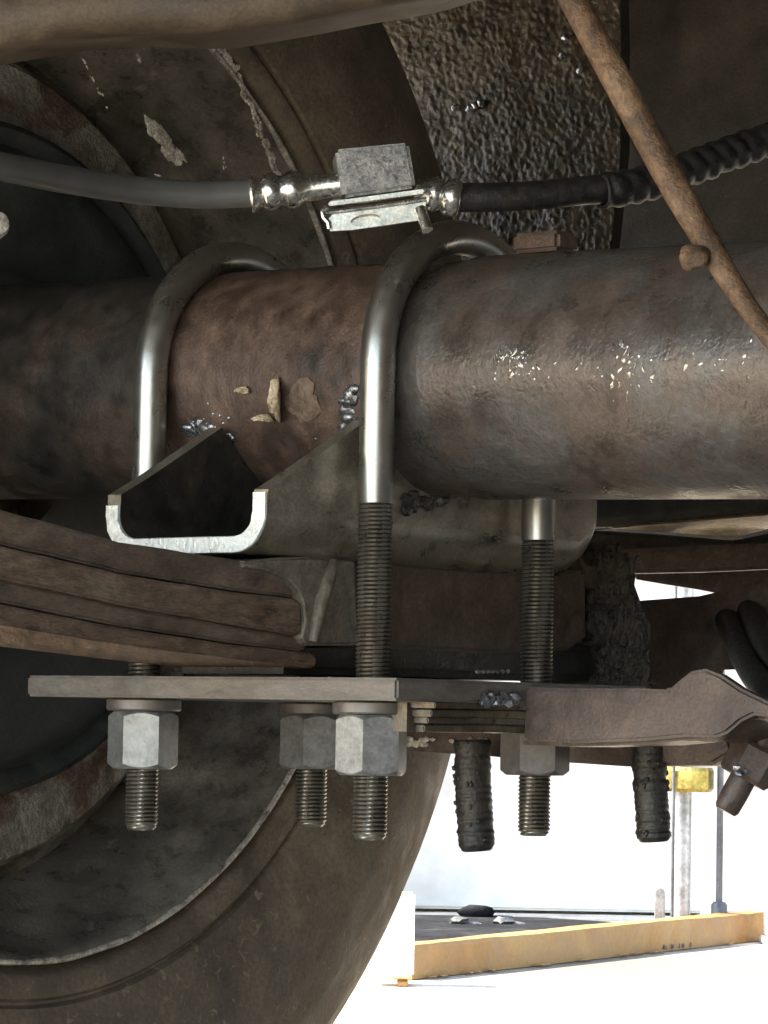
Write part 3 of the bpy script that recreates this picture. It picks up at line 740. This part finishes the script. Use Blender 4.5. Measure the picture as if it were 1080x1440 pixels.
# ---------------------------------------------------------------- things hung behind the axle on the right
def slab(name, lab, cat, poly, b, th, mat, bev=.002, vec=None):
    P = [TB(x, y, b) for x, y in poly]
    t = thing(name, lab, cat, sum(P, Vector()) / len(P))
    obj('body', MB().prism(P, vec or Vector((0, th, 0)), bev), mat, t); return t
t = thing('spring_hanger', 'caked black hanger standing right of the rear u-bolt leg', 'hanger', TB(850, 970, .135))
hp = [(782, 772), (830, 764), (880, 768), (896, 800), (893, 822), (903, 850), (916, 880), (914, 930), (930, 985), (760, 990), (760, 945), (782, 925)]
obj('hanger_web', MB().prism([TB(x, y, .135) for x, y in hp], Vector((0, .02, 0)), .003), m_grime, t)
lump = MB(); rnd = random.Random(3)
for i in range(50):
    y = rnd.uniform(790, 965); x = rnd.uniform(825, 900) + (y - 790) * .06
    lump.blob(TB(x, y, .134), (.003 * rnd.uniform(.4, 1), .0012, .004 * rnd.uniform(.4, 1)), i, 1, .6)
o = obj('caked_dirt', lump, m_grime, t); o['kind'] = 'stuff'
obj('hanger_gusset', MB().prism([TB(x, y, .125) for x, y in ((782, 762), (800, 770), (826, 800), (828, 830), (800, 812), (780, 800))], B * .01, .002), m_block, t)
obj('end_boss', MB().sweep([TB(806, 905, .128), TB(842, 905, .128)], .001, 6), m_grime, t)

# box beam with dusty underside
dB = 1.62
t = thing('cross_beam', 'dark cross beam with a tan dusty underside below the axle tube', 'beam', TD(960, 745, dB))
zf = TD(960, 735, dB).z
P = [TD(760, 700, dB), TD(1200, 690, dB - .05), TD(1200, 726, dB - .05), TD(1080, 725, dB - .03), TD(850, 742, dB), TD(760, 742, dB)]
obj('front_face', MB().prism(P, (0, .02, 0), .002), m_black, t)
P = [TD(848, 743, dB - .002), TD(900, 738, dB - .01), TD(1080, 724, dB - .035), TD(1150, 720, dB - .04), TD(1150, 738, dB - .012), TD(1080, 745, dB - .005), TD(1032, 757, dB + .0), TD(930, 749, dB - .0)]
obj('dusty_ledge', MB().prism(P, (0, .012, .004), .0015), m_tan, t)
slab('fuel_line_shield', 'black sagging shield under the tan cross beam', 'shield', [(770, 744), (850, 746), (940, 752), (1032, 760), (1080, 750), (1200, 715), (1200, 790), (770, 785)], .33, .01, m_black)
slab('rear_strap', 'brown horizontal strap above the bright gap at the right', 'strap', [(840, 775), (900, 771), (1000, 766), (1200, 760), (1200, 800), (1080, 800), (990, 804), (886, 806), (840, 806)], .30, .012, m_block)
slab('strap_edge', 'thin sloping steel edge crossing the top of the bright gap', 'flange', [(880, 790), (960, 790), (1080, 785), (1200, 780), (1200, 850), (1010, 834), (985, 829), (940, 822), (893, 814)], .36, .008, m_bracket, .001)
slab('rear_plate', 'dark brown plate below the bright gap, its top edge rising to the right', 'plate', [(860, 850), (905, 844), (984, 838), (1010, 832), (1080, 811), (1200, 780), (1200, 940), (1060, 930), (1040, 941), (1012, 942), (1006, 960), (1010, 1000), (860, 1000)], .22, .012, m_bracket)

t = thing('drain_hose', 'glossy black hose bending down at the right edge above the angled bolt', 'hose', TD(1060, 960, 1.28))
hp = [(1022, 870), (1038, 905), (1050, 932), (1066, 957), (1092, 985), (1130, 1015), (1180, 1040)]
hd = [1.47, 1.41, 1.35, 1.31, 1.28, 1.27, 1.26]
pa_ = smooth([TD(x, y, d) for (x, y), d in zip(hp, hd)]); pb_ = smooth([TD(x + 24, y - 28, d + .02) for (x, y), d in zip(hp, hd)])
obj('hose_body', MB().sweep(pa_, PX(20, 1.28), 20), m_rubber2, t)
obj('hose_inner', MB().sweep(pb_, PX(20, 1.3), 20), m_rubber2, t)

# ---------------------------------------------------------------- brake hose line
dH = 1.22
t = thing('brake_line', 'brake hose with plated fitting block, crimped ferrule and spiral guarded end', 'brake hose', TD(525, 300, dH))
lh = [(-120, 210, 1.12), (0, 234, 1.15), (90, 252, 1.18), (190, 267, 1.205), (280, 274, 1.215), (360, 272, 1.22)]
obj('left_hose', MB().sweep(smooth([TD(*p) for p in lh]), PX(19.5, dH), 24), m_rubber, t, label='smooth grey black hose')
def along(x0, y0, x1, y1, prof, d0=dH, d1=dH, n=28):
    P0, P1 = TD(x0, y0, d0), TD(x1, y1, d1); ax = (P1 - P0)
    L_ = ax.length; return MB().revolve(P0, ax, [(s_ * L_, PX(r, d0)) for s_, r in prof], n)
obj('crimped_ferrule', along(352, 272, 452, 263, [(0, 14), (.0, 27), (.03, 29), (.07, 27), (.12, 22), (.17, 21), (.20, 25), (.26, 27.5), (.34, 27), (.40, 22), (.46, 21), (.52, 26), (.60, 27.5), (.68, 25), (.74, 20.5), (.86, 19), (1.0, 18.5), (1.0, 5)]), m_chrome, t, ang=50)
obj('nipple', along(436, 264, 486, 259, [(0, 17), (.2, 18), (1, 18), (1, 3)]), m_chrome, t)
# block: front face facing a little upwards to the viewer
bl = [(471, 207), (575, 197), (585, 264), (482, 278)]
P = [TD(x, y, dH - .012) for x, y in bl]
P[0] += Vector((0, .004, 0)); P[1] += Vector((0, .004, 0))
obj('fitting_block', MB().prism(P, Vector((-.0016, .026, .001)), .0013), m_dullplate, t, label='dull square metal block')
# bracket clip below: shelf + front face with slot
cl = MB()
P = [TD(462, 290, dH - .018), TD(596, 272, dH - .018), TD(604, 268, dH + .012), TD(470, 284, dH + .012)]
cl.prism(P, Vector((0, 0, .0016)), .0004)
def lerp2(a_, b_, s_): return (a_[0] + (b_[0] - a_[0]) * s_, a_[1] + (b_[1] - a_[1]) * s_)
outer = [(460, 297), (600, 281), (604, 303), (592, 310), (466, 327), (462, 322)]
hole = []
for k in range(20):
    q_ = 2 * pi * k / 20; hole.append((514 + 21 * math.cos(q_), 309 + 8 * math.sin(q_) - 3 * math.cos(q_)))
vs_, fs_ = [], []
# face with a slotted hole: ring of quads to a resampled outline
per = []
for k in range(20):
    q_ = 2 * pi * k / 20; dx, dy = math.cos(q_) * 400, math.sin(q_) * 400
    best = None
    for i in range(len(outer)):
        (x1, y1), (x2, y2) = outer[i], outer[(i + 1) % len(outer)]
        den = dx * (y2 - y1) - dy * (x2 - x1)
        if abs(den) < 1e-9: continue
        tt = ((x1 - 514) * (y2 - y1) - (y1 - 309) * (x2 - x1)) / den; ss = ((x1 - 514) * dy - (y1 - 309) * dx) / den
        if tt > 0 and 0 <= ss <= 1 and (best is None or tt < best): best = tt
    per.append((514 + dx * best, 309 + dy * best))
F0 = dH - .0185
for k in range(20): vs_ += [TD(*per[k], F0), TD(*hole[k], F0), TD(*hole[k], F0) + Vector((0, .002, 0)), TD(*per[k], F0) + Vector((0, .002, 0))]
for k in range(20):
    j = (k + 1) % 20
    for i in range(4): fs_.append((k * 4 + i, j * 4 + i, j * 4 + (i + 1) % 4, k * 4 + (i + 1) % 4))
cl.add(vs_, fs_)
m_clip = M('pale zinc clip', [(.34, .33, .29), (.5, .49, .44), (.58, .57, .51)], 70, (.25, .42), .8, .15, 1200, dist=.0003)
cl.prism([TD(x, y, F0 + .0035) for x, y in ((484, 300), (545, 293), (545, 316), (484, 322))], Vector((0, .001, 0)))  # pale plate added behind the slot so the hole looks bright
clip = obj('mounting_clip', cl, m_clip, t, ang=25)
obj('fold_edge', MB().sweep([TD(x, y, F0 - .0006) for x, y in ((458, 299), (530, 290), (600, 280))], PX(3.2, dH), 8), m_chrome, clip)
obj('fold_edge', MB().sweep([TD(x, y, F0 + .004) for x, y in ((476, 286), (530, 280), (592, 271))], PX(3, dH), 8), m_chrome, clip)
obj('curled_tab', MB().sweep([TD(x, y, F0 - .001) for x, y in ((461, 292), (453, 298), (455, 306), (462, 313), (463, 322))], PX(4.2, dH), 10), m_chrome, clip)
obj('lock_pin', MB().sweep([TD(590, 293, F0 - .003), TD(601, 324, F0 - .006)], [PX(8, dH), PX(8.5, dH)], 14), m_chrome, t)
obj('right_ferrule', along(584, 268, 648, 281, [(0, 3), (0, 16), (.2, 17), (.3, 23), (.42, 26), (.52, 23), (.57, 19), (.64, 25), (.78, 28), (.94, 26), (1, 21), (1, 6)]), m_chrome, t, ang=50)
rh = [(636, 278, 1.222), (700, 277, 1.225), (760, 274, 1.23), (820, 268, 1.235), (868, 265, 1.24)]
obj('right_hose', MB().sweep(smooth([TD(*p) for p in rh]), PX(21, dH), 24), m_rubber2, t, label='matt black hose right of the fitting')
gp = smooth([TD(*p) for p in [(846, 268, 1.236), (880, 264, 1.24), (930, 252, 1.25), (980, 233, 1.26), (1030, 214, 1.27), (1090, 194, 1.28), (1180, 170, 1.3)]], 24)
n_ = 20; vs_, fs_ = [], []
acc = 0; ref = None
for i, p in enumerate(gp):
    tg = (gp[min(i + 1, len(gp) - 1)] - gp[max(i - 1, 0)]).normalized()
    if i: acc += (p - gp[i - 1]).length
    rf = (Z - tg * Z.dot(tg)).normalized(); bi = tg.cross(rf)
    for k in range(n_):
        q_ = 2 * pi * k / n_
        ph = (acc / .0075 - q_ / (2 * pi)) % 1.0
        rr = PX(23, dH) * (1 + .17 * max(0, math.sin(pi * ph)) ** 1.2 + .12 * mnoise.noise(p * 160 + Vector((math.cos(q_) * 1.5, math.sin(q_) * 1.5, 0))))
        if i == 0: rr *= .8
        vs_.append(p + (rf * math.cos(q_) + bi * math.sin(q_)) * rr)
for i in range(len(gp) - 1):
    for k in range(n_): fs_.append((i * n_ + k, i * n_ + (k + 1) % n_, (i + 1) * n_ + (k + 1) % n_, (i + 1) * n_ + k))
obj('spiral_guard', MB().add(vs_, fs_), m_rubber2, t, ang=70, label='lumpy black spiral guard')

# ---------------------------------------------------------------- rusty rod in front at the upper right
t = thing('brace_rod', 'rusty tan rod running diagonally down across the upper right', 'rod', TD(950, 270, 1.13))
rp_ = [(770, -70, 1.14), (800, -10, 1.14), (836, 55, 1.135), (876, 128, 1.13), (915, 200, 1.13), (950, 265, 1.125), (985, 325, 1.12), (1018, 380, 1.115), (1052, 432, 1.11), (1100, 495, 1.10), (1160, 570, 1.10)]
path = smooth([TD(*p) for p in rp_], 8)
N = len(path)
rad = [PX(18 + 4.5 * math.sin(min(1, i / N * 1.25) * pi) - 5 * (i / N) ** 2 + .8 * mnoise.noise(Vector((i * .4, 0, 0))), 1.13) for i in range(N)]
obj('rod_body', MB().sweep(path, rad, 20), m_rod, t)
kn = MB(); kn.blob(TD(978, 362, 1.115), (.005, .004, .0042), 3, 3, .35)
obj('rust_knob', kn, m_rod, t)

# ---------------------------------------------------------------- panels round the wheel well and the truck floor
t = thing('inner_fender', 'dark wheel well panel with wrinkled undercoat behind the brake hose', 'panel', TB(740, 345, .43))
poly = [(520, -160), (868, -160), (872, 60), (872, 210), (858, 345), (856, 420), (640, 420), (520, 420)]
fb = bmesh.new()
# front skin with real wrinkles
nx_, ny_ = 170, 250; vv = []
for j in range(ny_ + 1):
    row = []
    for i in range(nx_ + 1):
        y = -160 + 580 * j / ny_; xr = 872 if y < 210 else 872 - (y - 210) * .1
        x = 520 + (xr - 520) * i / nx_
        p = TB(x, y, .43)
        h = .0009 * mnoise.noise(p * 60) + .0007 * mnoise.noise(p * 330) + .0006 * mnoise.noise(p * 620 + Vector((5, 5, 5)))
        row.append(fb.verts.new(p - B * h))
    vv.append(row)
for j in range(ny_):
    for i in range(nx_): fb.faces.new((vv[j][i], vv[j][i + 1], vv[j + 1][i + 1], vv[j + 1][i]))
obj('undercoat_skin', MB().bm(fb), m_under, t, ang=180)
cb_ = MB()
for i, (x, y) in enumerate(((668, 148), (660, 152), (676, 144), (640, 150), (795, 52), (790, 78), (815, 98))): cb_.blob(TB(x, y, .4285), (.0022, .0012, .002), i, 2, .6)
o = obj('chip_or_glint', cb_, m_weld, t); o['kind'] = 'stuff'  # glints on the panel, made as bright metal flecks
obj('panel_back', MB().prism([TB(x, y, .436) for x, y in poly], B * .01, .001), m_pan, t)
slab('floor_panel', 'smooth dark brown floor panel behind the diagonal rod', 'panel', [(862, -200), (1400, -200), (1400, 750), (840, 770), (640, 770), (640, 425), (850, 425), (862, 340)], .50, .01, m_pan)
t = thing('frame_rail', 'bent dusty brown frame member across the top left', 'frame rail', TD(300, 40, 1.15))
ed = [(-250, 76), (-60, 72), (0, 64), (60, 54), (130, 44), (220, 42), (310, 44), (380, 34), (450, 22), (520, 8), (580, -2), (650, -18), (800, -70)]
vs_, fs_ = [], []
edp = smooth([TD(x, y, 1.15) for x, y in ed], 6)
prof = [(0, 0), (-.004, .0035), (-.006, .010), (-.002, .018), (.004, .026), (.004, .12), (.05, .12), (.05, .004), (.012, .001)]
for p in edp:
    for (dy, dz) in prof: vs_.append(p + Vector((0, dy, dz)))
m_ = len(prof)
for i in range(len(edp) - 1):
    for k in range(m_): fs_.append((i * m_ + k, i * m_ + (k + 1) % m_, (i + 1) * m_ + (k + 1) % m_, (i + 1) * m_ + k))
obj('rail_web', MB().add(vs_, fs_), m_dust, t, ang=60)
# unseen bed and sides, lowered and lengthened to keep light off the axle
t = thing('truck_bed', 'unseen underside of the truck bed, extended to shade the wheel well', 'truck bed', T(.3, .3, .36))
def tb(a0, a1_, b0, b1, z0, z1): 
    return MB().box(T((a0 + a1_) / 2, (b0 + b1) / 2, (z0 + z1) / 2), A * (a1_ - a0), B * (b1 - b0), Z * (z1 - z0), .004)
obj('bed_floor', tb(-.56, 1.6, -1.35, 2.2, .33, .39), m_pan, t)
obj('unseen_side', tb(-.58, -.55, -1.35, -.45, .06, .39), m_pan, t)  # unseen side, carried rearward to darken the left
obj('unseen_side', tb(-.58, -.55, .46, 2.2, .10, .39), m_pan, t)
obj('unseen_side', tb(1.2, 1.23, -1.35, 2.2, -.26, .39), m_pan, t)  # unseen side, added low to stop light from the right
obj('front_light_block', tb(-.2, 1.6, 2.2, 2.23, -.12, .39), m_pan, t)  # unseen closure, added to stop light from ahead
obj('arch_side', tb(-.58, -.55, -.45, .46, .27, .39), m_pan, t)
# small pale cap cut by the left edge
pc = TD(-6, 316, 1.16)
obj('bleeder_cap', MB().revolve(pc, Vector((.35, -1, .1)), [(-.012, .003), (-.012, .0045), (0, .0048), (.003, .004), (.004, .0015), (.004, .0002)], 18), m_lip, None, origin=pc,
    label='small pale round cap cut by the left edge below the hose', cat='cap')
